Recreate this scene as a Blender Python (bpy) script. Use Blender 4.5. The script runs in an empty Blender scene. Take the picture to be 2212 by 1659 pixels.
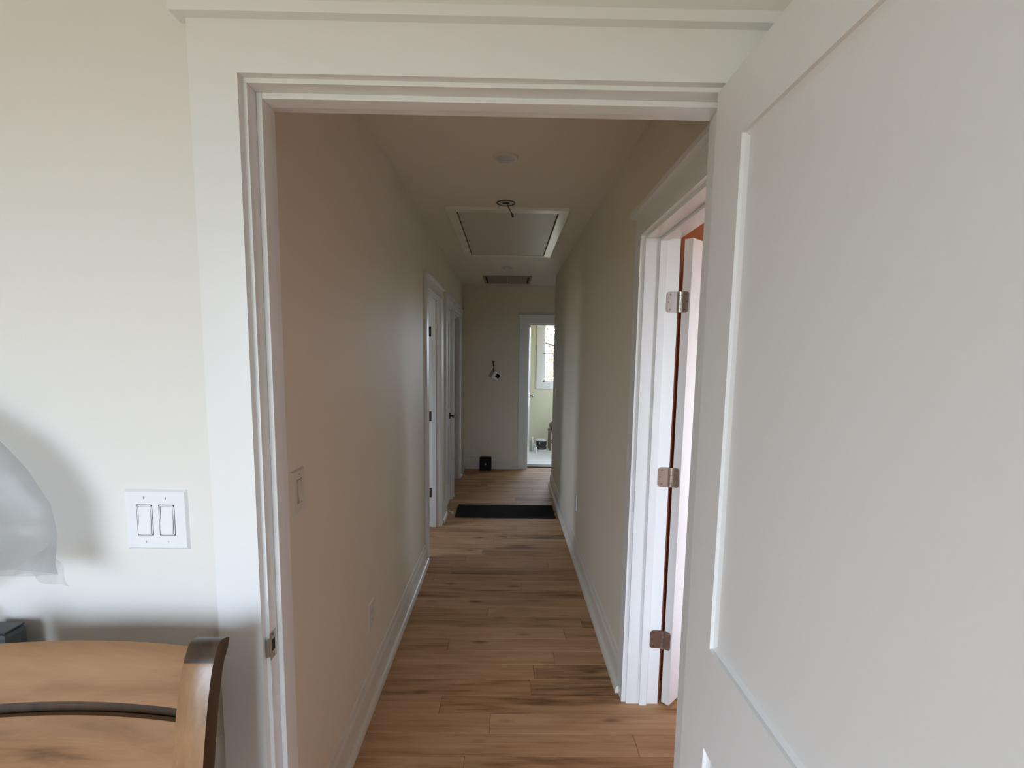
import bpy, bmesh, math, random
from mathutils import Vector, Matrix

random.seed(7)
S = bpy.context.scene
C = S.collection

# ------------------------------------------------------------------ camera
yaw, pitch, roll = 0.0115265, 0.1152444, 0.0148199
fwd = Vector((math.sin(yaw)*math.cos(pitch), math.cos(yaw)*math.cos(pitch), -math.sin(pitch)))
r0 = Vector((math.cos(yaw), -math.sin(yaw), 0)); u0 = r0.cross(fwd)
rt = r0*math.cos(roll) + u0*math.sin(roll); up = -r0*math.sin(roll) + u0*math.cos(roll)
cam_d = bpy.data.cameras.new('camera'); cam = bpy.data.objects.new('camera', cam_d); C.objects.link(cam)
m = Matrix.Identity(4)
for i in range(3):
    m[i][0], m[i][1], m[i][2] = rt[i], up[i], -fwd[i]
m[2][3] = 1.51
cam.matrix_world = m
cam_d.sensor_width = 36; cam_d.sensor_fit = 'HORIZONTAL'
cam_d.lens = 36*1100/2212; cam_d.shift_y = (899.94-829.5)/2212; cam_d.clip_start = 0.02
S.camera = cam

# ------------------------------------------------------------------ world, window light, exposure
S.view_settings.view_transform = 'Standard'; S.view_settings.look = 'None'
S.view_settings.gamma = 1; S.view_settings.use_curve_mapping = False
S.view_settings.exposure = 0.0
SKY = 26.5
W = bpy.data.worlds.new('sky'); S.world = W; W.use_nodes = True
wt = W.node_tree; bg = wt.nodes['Background']
# overcast sky: brighter towards the zenith, plain dull ground below the horizon
tc_ = wt.nodes.new('ShaderNodeTexCoord'); sep = wt.nodes.new('ShaderNodeSeparateXYZ'); wt.links.new(tc_.outputs['Generated'], sep.inputs[0])
sky_r = wt.nodes.new('ShaderNodeValToRGB'); el = sky_r.color_ramp.elements
mr = wt.nodes.new('ShaderNodeMapRange'); mr.inputs['From Min'].default_value = -1; mr.inputs['From Max'].default_value = 1
wt.links.new(sep.outputs['Z'], mr.inputs['Value']); wt.links.new(mr.outputs['Result'], sky_r.inputs[0])
el[0].position = .485; el[0].color = (.13, .125, .10, 1); el[1].position = 1.0; el[1].color = (.83, .945, 1.17, 1)
e_ = el.new(.505); e_.color = (.405, .46, .56, 1)
wt.links.new(sky_r.outputs[0], bg.inputs[0]); bg.inputs[1].default_value = SKY

def portal(name, loc, look, sx, sy):
    """marks a window opening so that the sky is sampled through it"""
    d = bpy.data.lights.new(name, 'AREA'); d.shape = 'RECTANGLE'; d.size = sx; d.size_y = sy
    d.cycles.is_portal = True
    o = bpy.data.objects.new(name, d); C.objects.link(o); o.location = loc
    o.rotation_euler = Vector(look).to_track_quat('-Z', 'Y').to_euler()
    return o
# window openings: near room, terracotta room, left room, end room
WX0, WX1, WZ0, WZ1 = -1.95, -.15, .30, 2.14
RW = (1.20, 3.20, .40, 2.15)
LW = (3.00, 3.75, .85, 2.00)
EW = (.600, 1.80, 1.085, 2.10)
EW2 = (7.60, 8.15, .95, 2.10)  # unseen side window, added to bring more daylight into the end room
portal('near_room_window_daylight', ((WX0+WX1)/2, -2.03, (WZ0+WZ1)/2), (0, 1, 0), WX1-WX0, WZ1-WZ0)
portal('side_room_window_daylight', ((RW[0]+RW[1])/2, 1.05, (RW[2]+RW[3])/2), (0, 1, 0), RW[1]-RW[0], RW[3]-RW[2])
portal('left_room_window_daylight', (-3.13, (LW[0]+LW[1])/2, (LW[2]+LW[3])/2), (1, 0, 0), LW[1]-LW[0], LW[3]-LW[2])
portal('end_room_added_window_daylight', (2.08, (EW2[0]+EW2[1])/2, (EW2[2]+EW2[3])/2), (-1, 0, 0), EW2[1]-EW2[0], EW2[3]-EW2[2])
portal('end_room_window_daylight', ((EW[0]+EW[1])/2, 8.83, (EW[2]+EW[3])/2), (0, -1, 0), EW[1]-EW[0], EW[3]-EW[2])

# ------------------------------------------------------------------ materials
def nodes(name):
    mt = bpy.data.materials.new(name); mt.use_nodes = True
    nt = mt.node_tree; b = nt.nodes['Principled BSDF']
    return mt, nt, b
def N(nt, t, **kw):
    n = nt.nodes.new(t)
    for k, v in kw.items(): setattr(n, k, v)
    return n
def paint(name, col, rough=0.5, bump=0.0, scale=250, var=0.02, metal=0.0, spec=0.5):
    mt, nt, b = nodes(name)
    tc = N(nt, 'ShaderNodeTexCoord'); no = N(nt, 'ShaderNodeTexNoise'); no.inputs['Scale'].default_value = scale
    no.inputs['Detail'].default_value = 3
    nt.links.new(tc.outputs['Object'], no.inputs['Vector'])
    ramp = N(nt, 'ShaderNodeMix', data_type='RGBA')
    ramp.inputs[6].default_value = (*[c*(1-var) for c in col], 1); ramp.inputs[7].default_value = (*[min(1, c*(1+var)) for c in col], 1)
    nt.links.new(no.outputs['Fac'], ramp.inputs[0]); nt.links.new(ramp.outputs[2], b.inputs['Base Color'])
    b.inputs['Roughness'].default_value = rough; b.inputs['Metallic'].default_value = metal
    b.inputs['Specular IOR Level'].default_value = spec
    if bump:
        bp = N(nt, 'ShaderNodeBump'); bp.inputs['Strength'].default_value = bump; bp.inputs['Distance'].default_value = 0.001
        nt.links.new(no.outputs['Fac'], bp.inputs['Height']); nt.links.new(bp.outputs['Normal'], b.inputs['Normal'])
    return mt
def wood(name, dark, mid, light, axis, grain=(2.0, 45.0), rough=0.4, bump=0.08, knots=True, tint=0.16, spec=.5):
    """plank wood; grain runs along `axis` of the object coordinates, every object gets its own offset"""
    mt, nt, b = nodes(name)
    tc = N(nt, 'ShaderNodeTexCoord'); oi = N(nt, 'ShaderNodeObjectInfo')
    off = N(nt, 'ShaderNodeVectorMath', operation='SCALE'); off.inputs[0].default_value = (17.3, 31.7, 11.9)
    nt.links.new(oi.outputs['Random'], off.inputs['Scale'])
    add = N(nt, 'ShaderNodeVectorMath', operation='ADD')
    nt.links.new(tc.outputs['Object'], add.inputs[0]); nt.links.new(off.outputs[0], add.inputs[1])
    mp = N(nt, 'ShaderNodeMapping'); sc = [grain[1]]*3; sc[axis] = grain[0]; mp.inputs['Scale'].default_value = sc
    nt.links.new(add.outputs[0], mp.inputs['Vector'])
    n1 = N(nt, 'ShaderNodeTexNoise'); n1.inputs['Scale'].default_value = 1.0; n1.inputs['Detail'].default_value = 6; n1.inputs['Roughness'].default_value = .65; n1.inputs['Distortion'].default_value = .6
    nt.links.new(mp.outputs[0], n1.inputs['Vector'])
    mp2 = N(nt, 'ShaderNodeMapping'); s2 = [9.0]*3; s2[axis] = 1.6; mp2.inputs['Scale'].default_value = s2
    nt.links.new(add.outputs[0], mp2.inputs['Vector'])
    n2 = N(nt, 'ShaderNodeTexNoise'); n2.inputs['Scale'].default_value = 1.0; n2.inputs['Detail'].default_value = 4; n2.inputs['Distortion'].default_value = 1.0
    nt.links.new(mp2.outputs[0], n2.inputs['Vector'])
    mx = N(nt, 'ShaderNodeMath', operation='MULTIPLY_ADD'); mx.inputs[1].default_value = .55
    nt.links.new(n1.outputs['Fac'], mx.inputs[0])
    h2 = N(nt, 'ShaderNodeMath', operation='MULTIPLY'); h2.inputs[1].default_value = .55
    nt.links.new(n2.outputs['Fac'], h2.inputs[0]); nt.links.new(h2.outputs[0], mx.inputs[2])
    rd = N(nt, 'ShaderNodeMath', operation='MULTIPLY_ADD'); rd.inputs[1].default_value = tint; rd.inputs[2].default_value = -tint/2
    nt.links.new(oi.outputs['Random'], rd.inputs[0])
    sm = N(nt, 'ShaderNodeMath', operation='ADD'); nt.links.new(mx.outputs[0], sm.inputs[0]); nt.links.new(rd.outputs[0], sm.inputs[1])
    cr = N(nt, 'ShaderNodeValToRGB'); e = cr.color_ramp.elements
    e[0].position = .34; e[0].color = (*dark, 1); e[1].position = .70; e[1].color = (*light, 1)
    k = e.new(.50); k.color = (*mid, 1)
    nt.links.new(sm.outputs[0], cr.inputs[0])
    last = cr.outputs[0]
    if knots:
        mp3 = N(nt, 'ShaderNodeMapping'); s3 = [8.0]*3; s3[axis] = 2.6; mp3.inputs['Scale'].default_value = s3
        nt.links.new(add.outputs[0], mp3.inputs['Vector'])
        v = N(nt, 'ShaderNodeTexVoronoi'); v.inputs['Scale'].default_value = 1.0; nt.links.new(mp3.outputs[0], v.inputs['Vector'])
        kr = N(nt, 'ShaderNodeValToRGB'); kr.color_ramp.elements[0].position = .05; kr.color_ramp.elements[0].color = (.42, .36, .32, 1)
        kr.color_ramp.elements[1].position = .16; kr.color_ramp.elements[1].color = (1, 1, 1, 1)
        nt.links.new(v.outputs['Distance'], kr.inputs[0])
        mu = N(nt, 'ShaderNodeMix', data_type='RGBA', blend_type='MULTIPLY'); mu.inputs[0].default_value = 1
        nt.links.new(last, mu.inputs[6]); nt.links.new(kr.outputs[0], mu.inputs[7]); last = mu.outputs[2]
    nt.links.new(last, b.inputs['Base Color'])
    b.inputs['Roughness'].default_value = rough; b.inputs['Specular IOR Level'].default_value = spec
    bp = N(nt, 'ShaderNodeBump'); bp.inputs['Strength'].default_value = bump; bp.inputs['Distance'].default_value = .001
    nt.links.new(n1.outputs['Fac'], bp.inputs['Height']); nt.links.new(bp.outputs['Normal'], b.inputs['Normal'])
    return mt
def glass(name):
    mt, nt, b = nodes(name); nt.nodes.remove(b)
    t = N(nt, 'ShaderNodeBsdfTransparent'); t.inputs[0].default_value = (.95, .97, .96, 1)
    g = N(nt, 'ShaderNodeBsdfGlossy'); g.inputs['Roughness'].default_value = .02
    f = N(nt, 'ShaderNodeFresnel'); f.inputs[0].default_value = 1.3
    mx = N(nt, 'ShaderNodeMixShader')
    nt.links.new(f.outputs[0], mx.inputs[0]); nt.links.new(t.outputs[0], mx.inputs[1]); nt.links.new(g.outputs[0], mx.inputs[2])
    nt.links.new(mx.outputs[0], nt.nodes['Material Output'].inputs[0]); return mt
def film(name):
    mt, nt, b = nodes(name); nt.nodes.remove(b)
    t = N(nt, 'ShaderNodeBsdfTransparent'); t.inputs[0].default_value = (.87, .875, .88, 1)
    tr = N(nt, 'ShaderNodeBsdfTranslucent'); tr.inputs[0].default_value = (.70, .72, .75, 1)
    d = N(nt, 'ShaderNodeBsdfDiffuse'); d.inputs[0].default_value = (.62, .635, .65, 1)
    g = N(nt, 'ShaderNodeBsdfGlossy'); g.inputs['Roughness'].default_value = .45
    a = N(nt, 'ShaderNodeMixShader'); a.inputs[0].default_value = .5
    nt.links.new(tr.outputs[0], a.inputs[1]); nt.links.new(d.outputs[0], a.inputs[2])
    c = N(nt, 'ShaderNodeMixShader'); c.inputs[0].default_value = .24
    nt.links.new(t.outputs[0], c.inputs[1]); nt.links.new(a.outputs[0], c.inputs[2])
    e = N(nt, 'ShaderNodeMixShader'); e.inputs[0].default_value = .05
    nt.links.new(c.outputs[0], e.inputs[1]); nt.links.new(g.outputs[0], e.inputs[2])
    nt.links.new(e.outputs[0], nt.nodes['Material Output'].inputs[0]); return mt

M = {}
M['wall'] = paint('pale_greige_wall_paint', (.785, .765, .725), .55, .12, 420, .01)
M['hall'] = paint('tan_greige_hall_paint', (.795, .73, .605), .55, .12, 420, .01)
M['ceiling'] = paint('ceiling_paint', (.82, .755, .655), .6, .15, 300, .012)
M['ceiling_near'] = paint('near_room_ceiling_paint', (.87, .87, .87), .6, .15, 300, .012)
M['hatch'] = paint('hatch_paint', (.84, .79, .71), .30, .03, 60, .01)
M['hatch_panel'] = paint('hatch_panel_paint', (.62, .57, .50), .42, .05, 60, .02)
M['trim'] = paint('white_trim_paint', (.82, .82, .815), .32, .03, 60, .01)
M['base'] = paint('baseboard_paint', (.74, .695, .62), .40, .03, 60, .01)
M['door'] = paint('white_door_paint', (.81, .805, .795), .42, .05, 120, .012)
M['orange'] = paint('terracotta_wall_paint', (.40, .125, .052), .6, .1, 300, .03)
M['cream'] = paint('cream_wall_paint', (.72, .69, .54), .6, .1, 300, .02)
M['plate'] = paint('white_plastic', (.84, .85, .87), .3, 0, 80, .01)
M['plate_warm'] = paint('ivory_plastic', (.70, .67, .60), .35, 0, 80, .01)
M['nickel'] = paint('satin_nickel', (.52, .48, .43), .33, .05, 300, .06, metal=1)
M['bronze'] = paint('dark_bronze', (.10, .075, .055), .4, 0, 200, .1, metal=1)
M['screw'] = paint('screw_steel', (.30, .27, .24), .3, 0, 200, .05, metal=1)
M['black'] = paint('black_plastic', (.008, .010, .010), .6, .05, 200, .1, spec=.2)
M['mat'] = paint('charcoal_mat_fibre', (.018, .016, .013), .95, .9, 900, .45, spec=.05)
M['dark'] = paint('dark_cavity', (.02, .018, .016), .8, 0, 60, .2)
M['grille'] = paint('grille_paint', (.34, .30, .25), .5, 0, 100, .03)
M['white_floor'] = paint('white_floor_sheet', (.78, .79, .80), .4, .05, 60, .02)
M['threshold'] = paint('dark_threshold_wood', (.07, .035, .022), .45, .1, 90, .2)
M['label'] = paint('black_can_label', (.012, .012, .016), .4, 0, 60, .2)
M['can'] = paint('white_can_plastic', (.75, .76, .78), .35, 0, 60, .02)
M['cord'] = paint('dark_cord', (.03, .022, .018), .6, 0, 60, .1)
M['screen'] = paint('dark_screen', (.012, .008, .012), .6, 0, 60, .1, spec=.2)
M['lens'] = paint('frosted_lens', (.60, .61, .65), .25, 0, 60, .01)
M['canring'] = paint('recessed_trim_ring', (.66, .62, .55), .35, 0, 60, .01)
M['tote'] = paint('dark_grey_tote', (.075, .08, .09), .55, .2, 150, .15)
M['stool'] = paint('brown_stool_wood', (.16, .12, .08), .5, .1, 60, .2)
M['clear'] = paint('milky_bottle', (.55, .57, .57), .25, 0, 60, .02)
M['bark'] = paint('bark', (.030, .020, .015), .9, .6, 30, .3)
M['leaf'] = paint('autumn_leaf', (.095, .066, .022), .7, 0, 3, .5)
M['ground'] = paint('dry_grass', (.40, .36, .24), .9, .5, 6, .25)
M['plank'] = wood('oak_vinyl_plank', (.15, .068, .028), (.43, .236, .114), (.57, .345, .19), 0, grain=(2.2, 42), rough=.58, bump=.06, tint=.16, spec=.28)
M['chair'] = wood('brown_glazed_chair_wood', (.070, .034, .016), (.235, .122, .058), (.33, .182, .092), 0, grain=(3, 18), rough=.26, bump=.05, knots=False, tint=.03)
M['chair_dark'] = wood('dark_brown_chair_wood', (.022, .012, .006), (.045, .024, .012), (.075, .042, .02), 2, grain=(3, 30), rough=.35, bump=.05, knots=False, tint=.03)
M['chair_post'] = wood('brown_glazed_chair_wood_upright', (.085, .040, .018), (.235, .120, .054), (.32, .175, .085), 2, grain=(3, 30), rough=.26, bump=.05, knots=False, tint=.03)
M['glass'] = glass('window_glass'); M['film'] = film('translucent_plastic_film')

# ------------------------------------------------------------------ helpers
def B(*boxes):
    bm = bmesh.new()
    for b in boxes: box(bm, *b)
    return bm
def box(bm, x0, x1, y0, y1, z0, z1):
    v = [bm.verts.new(p) for p in ((x0,y0,z0),(x1,y0,z0),(x1,y1,z0),(x0,y1,z0),(x0,y0,z1),(x1,y0,z1),(x1,y1,z1),(x0,y1,z1))]
    for f in ((3,2,1,0),(4,5,6,7),(0,1,5,4),(1,2,6,5),(2,3,7,6),(3,0,4,7)): bm.faces.new([v[i] for i in f])
    return v
def cyl(bm, p0, p1, r0, r1=None, seg=20):
    p0, p1 = Vector(p0), Vector(p1); r1 = r0 if r1 is None else r1
    z = (p1-p0).normalized(); a = z.orthogonal().normalized(); b = z.cross(a)
    A, Bv = [], []
    for i in range(seg):
        t = 2*math.pi*i/seg; d = a*math.cos(t)+b*math.sin(t)
        A.append(bm.verts.new(p0+d*r0)); Bv.append(bm.verts.new(p1+d*r1))
    for i in range(seg):
        j = (i+1) % seg; bm.faces.new((A[i], A[j], Bv[j], Bv[i]))
    bm.faces.new(A[::-1]); bm.faces.new(Bv)
def lathe(bm, c, prof, seg=28):
    c = Vector(c); rings = []
    for r, z in prof:
        rings.append([bm.verts.new(c+Vector((r*math.cos(2*math.pi*i/seg), r*math.sin(2*math.pi*i/seg), z))) for i in range(seg)])
    for a, b in zip(rings, rings[1:]):
        for i in range(seg):
            j = (i+1) % seg; bm.faces.new((a[i], a[j], b[j], b[i]))
    if prof[0][0] > 1e-4: bm.faces.new(rings[0][::-1])
    if prof[-1][0] > 1e-4: bm.faces.new(rings[-1])
def tube(bm, pts, r, seg=8):
    pts = [Vector(p) for p in pts]; rings = []
    ref = Vector((.31, .57, .76))
    for i, p in enumerate(pts):
        d = (pts[min(i+1, len(pts)-1)]-pts[max(i-1, 0)]).normalized()
        a = d.cross(ref).normalized(); b = d.cross(a)
        rr = r[i] if isinstance(r, (list, tuple)) else r
        rings.append([bm.verts.new(p+a*rr*math.cos(2*math.pi*k/seg)+b*rr*math.sin(2*math.pi*k/seg)) for k in range(seg)])
    for a, b in zip(rings, rings[1:]):
        for k in range(seg):
            j = (k+1) % seg; bm.faces.new((a[k], a[j], b[j], b[k]))
    bm.faces.new(rings[0][::-1]); bm.faces.new(rings[-1])
def spline(pts, n=6):
    pts = [Vector(p) for p in pts]; out = []
    P = [pts[0]*2-pts[1]]+pts+[pts[-1]*2-pts[-2]]
    for i in range(1, len(P)-2):
        for k in range(n):
            t = k/n; a, b, c, d = P[i-1], P[i], P[i+1], P[i+2]
            out.append(.5*((2*b)+(c-a)*t+(2*a-5*b+4*c-d)*t*t+(3*b-a-3*c+d)*t**3))
    out.append(pts[-1]); return out
def sheet(bm, rows, thick=None):
    """grid of points (rows of Vectors) -> surface"""
    V = [[bm.verts.new(p) for p in r] for r in rows]
    for i in range(len(V)-1):
        for j in range(len(V[0])-1): bm.faces.new((V[i][j], V[i][j+1], V[i+1][j+1], V[i+1][j]))
    return V
def loft(bm, secs):
    """closed sections -> solid"""
    R = [[bm.verts.new(p) for p in s] for s in secs]; n = len(R[0])
    for a, b in zip(R, R[1:]):
        for i in range(n): bm.faces.new((a[i], a[(i+1) % n], b[(i+1) % n], b[i]))
    bm.faces.new(R[0][::-1]); bm.faces.new(R[-1])
def obj(name, bm, mat, parent=None, bevel=0.0, smooth=False, seg=2):
    bmesh.ops.recalc_face_normals(bm, faces=bm.faces)
    if bevel:
        es = [e for e in bm.edges if len(e.link_faces) == 2 and e.calc_face_angle(0) > .6]
        bmesh.ops.bevel(bm, geom=es, offset=bevel, segments=seg, profile=.6, affect='EDGES', clamp_overlap=True)
    me = bpy.data.meshes.new(name); bm.to_mesh(me); bm.free()
    if smooth:
        for p in me.polygons: p.use_smooth = True
        try: me.set_sharp_from_angle(angle=.7)
        except Exception: pass
    me.materials.append(M[mat]); o = bpy.data.objects.new(name, me); C.objects.link(o)
    if parent: attach(o, parent)
    return o
WL = {}
def attach(o, parent):
    """children are written in room coordinates and stay there under a parent standing at WL[parent]"""
    o.parent = parent; o.matrix_parent_inverse = Matrix.Translation(-WL.get(parent.name, Vector((0, 0, 0))))
def empty(name, loc, parent=None):
    o = bpy.data.objects.new(name, None); C.objects.link(o); o.location = loc; o.empty_display_size = .05
    WL[o.name] = Vector(loc)
    if parent: attach(o, parent)
    return o
def tag(o, label, cat, group=None):
    o['label'] = label; o['category'] = cat
    if group: o['group'] = group
    return o
def struct(o, label=None):
    o['kind'] = 'structure'
    if label: o['label'] = label
    return o
def thing(name, loc, label, cat, group=None): return tag(empty(name, loc), label, cat, group)

# ------------------------------------------------------------------ dimensions
CEIL = 2.44
XL, XR = -.580, .545            # hall wall faces
YF, YB = 1.061, 1.182           # faces of the wall with the near doorway
YE, YE2 = 6.84, 6.95            # end wall
XL2, XR2 = -.690, .685          # far faces of the hall side walls
FX0, FX1, FY0 = -2.6, 1.0, -1.9  # near room
LX = -3.0; RX = 3.4; RYE = 2.72  # side rooms
RCOR = 5.95                     # where the right hall wall ends
JX = 1.95                       # right turn of the hall
EB = 8.70; EX0, EX1 = -.3, 1.95 # end room

# ------------------------------------------------------------------ walls
FL, FRI, FH = -.5295, .455, 2.050    # rough opening of near doorway
struct(obj('wall_front', B((FX0, FL, YF, YB, 0, CEIL), (FRI, FX1, YF, YB, 0, CEIL), (FL, FRI, YF, YB, FH, CEIL)), 'wall'), 'greige painted wall around the near doorway')
# near room (behind and beside the camera), with its window opening in the back wall
struct(obj('wall_back', B((FX0-.1, WX0, FY0-.12, FY0, 0, CEIL), (WX1, FX1+.1, FY0-.12, FY0, 0, CEIL), (WX0, WX1, FY0-.12, FY0, 0, WZ0), (WX0, WX1, FY0-.12, FY0, WZ1, CEIL)), 'wall'), 'greige wall with window behind the camera')
struct(obj('wall_near_left', B((FX0-.1, FX0, FY0, YB, 0, CEIL)), 'wall'), 'greige side wall of the near room')
struct(obj('wall_near_right', B((FX1, FX1+.1, FY0, YF, 0, CEIL)), 'wall'), 'greige wall behind the open door')
# hall left wall: three doorways
D1 = (3.71, 4.41, 1.985); D2 = (4.86, 5.30, 1.985); D3 = (5.51, 6.23, 1.980)
j = .018
def leftwall():
    bm = bmesh.new(); y = YB
    for a, b, h in (D1, D2, D3):
        box(bm, XL2, XL, y, a-j, 0, CEIL); box(bm, XL2, XL, a-j, b+j, h+j, CEIL); y = b+j
    box(bm, XL2, XL, y, YE, 0, CEIL); return bm
struct(obj('wall_left', leftwall(), 'hall'), 'greige left wall of the hallway with three doorways')
# hall right wall: one doorway near the camera, ends at the turn
RD = (1.31, 2.083, 1.990)
struct(obj('wall_right', B((XR, XR2, YB, RD[0]-j, 0, CEIL), (XR, XR2, RD[0]-j, RD[1]+j, RD[2]+j, CEIL), (XR, XR2, RD[1]+j, RCOR, 0, CEIL)), 'hall'), 'greige right wall of the hallway')
struct(obj('wall_turn', B((XR2, JX, RCOR-.12, RCOR, 0, CEIL)), 'hall'), 'wall around the corner at the hallway end')
struct(obj('wall_turn_side', B((JX, JX+.1, RCOR-.12, YE, 0, CEIL)), 'hall'), 'side wall where the hallway turns')
# end wall with doorway
ED = (.286, .286+.72, 1.957)
struct(obj('wall_end', B((XL2, ED[0]-j, YE, YE2, 0, CEIL), (ED[1]+j, JX+.1, YE, YE2, 0, CEIL), (ED[0]-j, ED[1]+j, YE, YE2, ED[2]+j, CEIL)), 'hall'), 'greige end wall of the hallway')
# end room
struct(obj('wall_end_room_back', B((EX0-.1, EW[0], EB, EB+.12, 0, CEIL), (EW[1], EX1, EB, EB+.12, 0, CEIL), (EW[0], EW[1], EB, EB+.12, 0, EW[2]), (EW[0], EW[1], EB, EB+.12, EW[3], CEIL)), 'cream'), 'cream wall with window in the end room')
struct(obj('wall_end_room_left', B((EX0-.1, EX0, YE2, EB, 0, CEIL)), 'cream'), 'cream left wall of the end room')
struct(obj('wall_end_room_right', B((EX1, EX1+.12, YE2, EW2[0], 0, CEIL), (EX1, EX1+.12, EW2[1], EB+.12, 0, CEIL), (EX1, EX1+.12, EW2[0], EW2[1], 0, EW2[2]), (EX1, EX1+.12, EW2[0], EW2[1], EW2[3], CEIL)), 'cream'), 'cream right wall of the end room')
# terracotta room: skin on its own side of the hall wall, plus three walls
struct(obj('wall_side_room_near', B((FX1+.1, RW[0], YB-.12, YB, 0, CEIL), (RW[1], RX, YB-.12, YB, 0, CEIL), (RW[0], RW[1], YB-.12, YB, 0, RW[2]), (RW[0], RW[1], YB-.12, YB, RW[3], CEIL), (XR2, FX1+.1, YB, YB+.012, 0, CEIL)), 'orange'), 'terracotta near wall of the side room')
struct(obj('wall_side_room_door', B((XR2, XR2+.012, YB+.012, RD[0]-.10, 0, CEIL), (XR2, XR2+.012, RD[1]+.02, RYE, 0, CEIL), (XR2, XR2+.012, RD[0]-.10, RD[1]+.02, 2.07, CEIL)), 'orange'), 'terracotta wall beside the open side door')
struct(obj('wall_side_room_back', B((XR2, RX, RYE, RYE+.1, 0, CEIL)), 'orange'), 'terracotta back wall of the side room')
struct(obj('wall_side_room_far', B((RX, RX+.12, YB-.12, RYE+.1, 0, CEIL)), 'orange'), 'terracotta wall opposite the side room doorway')
# left rooms
struct(obj('wall_left_room_near', B((LX, XL2, 2.6, 2.7, 0, CEIL)), 'wall'), 'near wall of the left room')
struct(obj('wall_left_room_far', B((LX, XL2, 4.66, 4.76, 0, CEIL)), 'wall'), 'far wall of the left room')
struct(obj('wall_left_room_window', B((LX-.12, LX, 2.6, LW[0], 0, CEIL), (LX-.12, LX, LW[1], 6.95, 0, CEIL), (LX-.12, LX, LW[0], LW[1], 0, LW[2]), (LX-.12, LX, LW[0], LW[1], LW[3], CEIL)), 'wall'), 'wall with the left room window')
struct(obj('wall_closet_near', B((LX, XL2, 5.37, 5.44, 0, CEIL)), 'wall'), 'wall of the space behind the third left doorway')
struct(obj('wall_closet_far', B((LX, XL2, YE, YE2, 0, CEIL)), 'wall'), 'far wall behind the third left doorway')

# ceilings
struct(obj('ceiling_near_room', B((FX0-.1, FX1+.1, FY0-.12, YB, CEIL, CEIL+.1)), 'ceiling_near'), 'white ceiling of the near room')
struct(obj('ceiling', B((LX-.12, RX+.12, YB, YE2, CEIL, CEIL+.1), (EX0-.1, EX1+.1, YE2, EB+.12, CEIL, CEIL+.1)), 'ceiling'), 'smooth painted ceiling')

# floor: subfloor slab with planks laid across the hall
floor = struct(obj('floor', B((FX0-.1, FX1+.1, FY0-.12, YB, -.1, -.008), (LX-.12, RX+.12, YB, 7.09, -.1, -.008)), 'plank'), 'brown oak plank floor laid across the hallway')
PW = .117
def plank_mesh(L):
    bm = bmesh.new(); box(bm, 0, L-.0012, 0, PW-.0012, -.010, 0)
    es = [e for e in bm.edges if all(v.co.z > -.001 for v in e.verts)]
    bmesh.ops.bevel(bm, geom=es, offset=.0014, segments=1, affect='EDGES')
    me = bpy.data.meshes.new('plank'); bm.to_mesh(me); bm.free(); me.materials.append(M['plank']); return me
cache = {}
def add_plank(x0, x1, y):
    L = round(x1-x0, 2)
    if L < .04: return
    if L not in cache: cache[L] = plank_mesh(L)
    o = bpy.data.objects.new('plank', cache[L]); C.objects.link(o); o.location = (x0, y, 0); o.parent = floor
rows = int(math.floor((6.95-1.06)/PW))
y0 = 2.132-9*PW
for i in range(rows+2):
    y = y0+i*PW
    if y > 6.97: break
    x_lo, x_hi = (-.70, 1.75) if y < 3.2 else (-.70, .70)
    if y > RCOR-.05: x_hi = JX
    if y < 1.0: x_lo, x_hi = -1.0, 1.0
    if abs(y-2.132) < .01: cut = .13
    elif abs(y-2.132+PW) < .01: cut = -.27
    else: cut = -1.1+((i*.473+.21*math.sin(i*2.1)) % 1.22)
    cuts = [x_lo]; c = cut
    while c-1.22 > x_lo+.05: c -= 1.22
    while c < x_hi-.05:
        if c > x_lo+.05: cuts.append(round(c, 2))
        c += 1.22
    cuts.append(x_hi)
    for a, b in zip(cuts, cuts[1:]): add_plank(a, b, y)
struct(obj('floor_end_room', B((EX0-.1, EX1+.1, 7.09, EB+.12, -.1, .004)), 'white_floor'), 'white floor of the end room')
struct(obj('trim_7', B((ED[0], ED[1], 6.935, 7.09, -.002, .014)), 'threshold', bevel=.003), 'dark brown wooden threshold strip at the end doorway')
struct(obj('ground', B((-14, 16, EB+1.2, 32, -.6, -.5)), 'ground'), 'dry grass ground outside the end window')

# ------------------------------------------------------------------ baseboards
def baseboard(name, a, b, nrm, mat='base'):
    """board + quarter-round shoe from a to b (xy), standing proud along nrm"""
    r = struct(empty(name, (a[0], a[1], 0))); r['label'] = 'white baseboard with shoe moulding'
    d = Vector((b[0]-a[0], b[1]-a[1], 0)); n = Vector((nrm[0], nrm[1], 0))
    def sec(p, prof): return [Vector((p[0], p[1], 0))+n*q[0]+Vector((0, 0, q[1])) for q in prof]
    bp = [(0, 0), (.015, 0), (.015, .104), (.0135, .112), (.0085, .124), (.0065, .138), (.0045, .146), (0, .148)]
    bm = bmesh.new(); loft(bm, [sec(a, bp), sec(b, bp)]); obj('board', bm, mat, r)
    sp = [(.015, 0), (.033, 0), (.0328, .012), (.031, .022), (.0265, .030), (.0205, .034), (.015, .035)]
    bm = bmesh.new(); loft(bm, [sec(a, sp), sec(b, sp)]); obj('shoe_moulding', bm, mat, r)
    return r
CW = .092
baseboard('baseboard_left', (XL, YB), (XL, D1[0]-CW), (1, 0))
baseboard('baseboard_left_middle', (XL, D1[1]+CW), (XL, D2[0]-CW), (1, 0))
baseboard('baseboard_left_short', (XL, D2[1]+CW), (XL, D3[0]-CW), (1, 0))
baseboard('baseboard_left_far', (XL, D3[1]+CW), (XL, YE), (1, 0))
baseboard('baseboard_right', (XR, RD[1]+CW-.02), (XR, RCOR), (-1, 0))
baseboard('baseboard_right_corner', (XR-.0, RCOR), (JX, RCOR), (0, 1))
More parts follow.
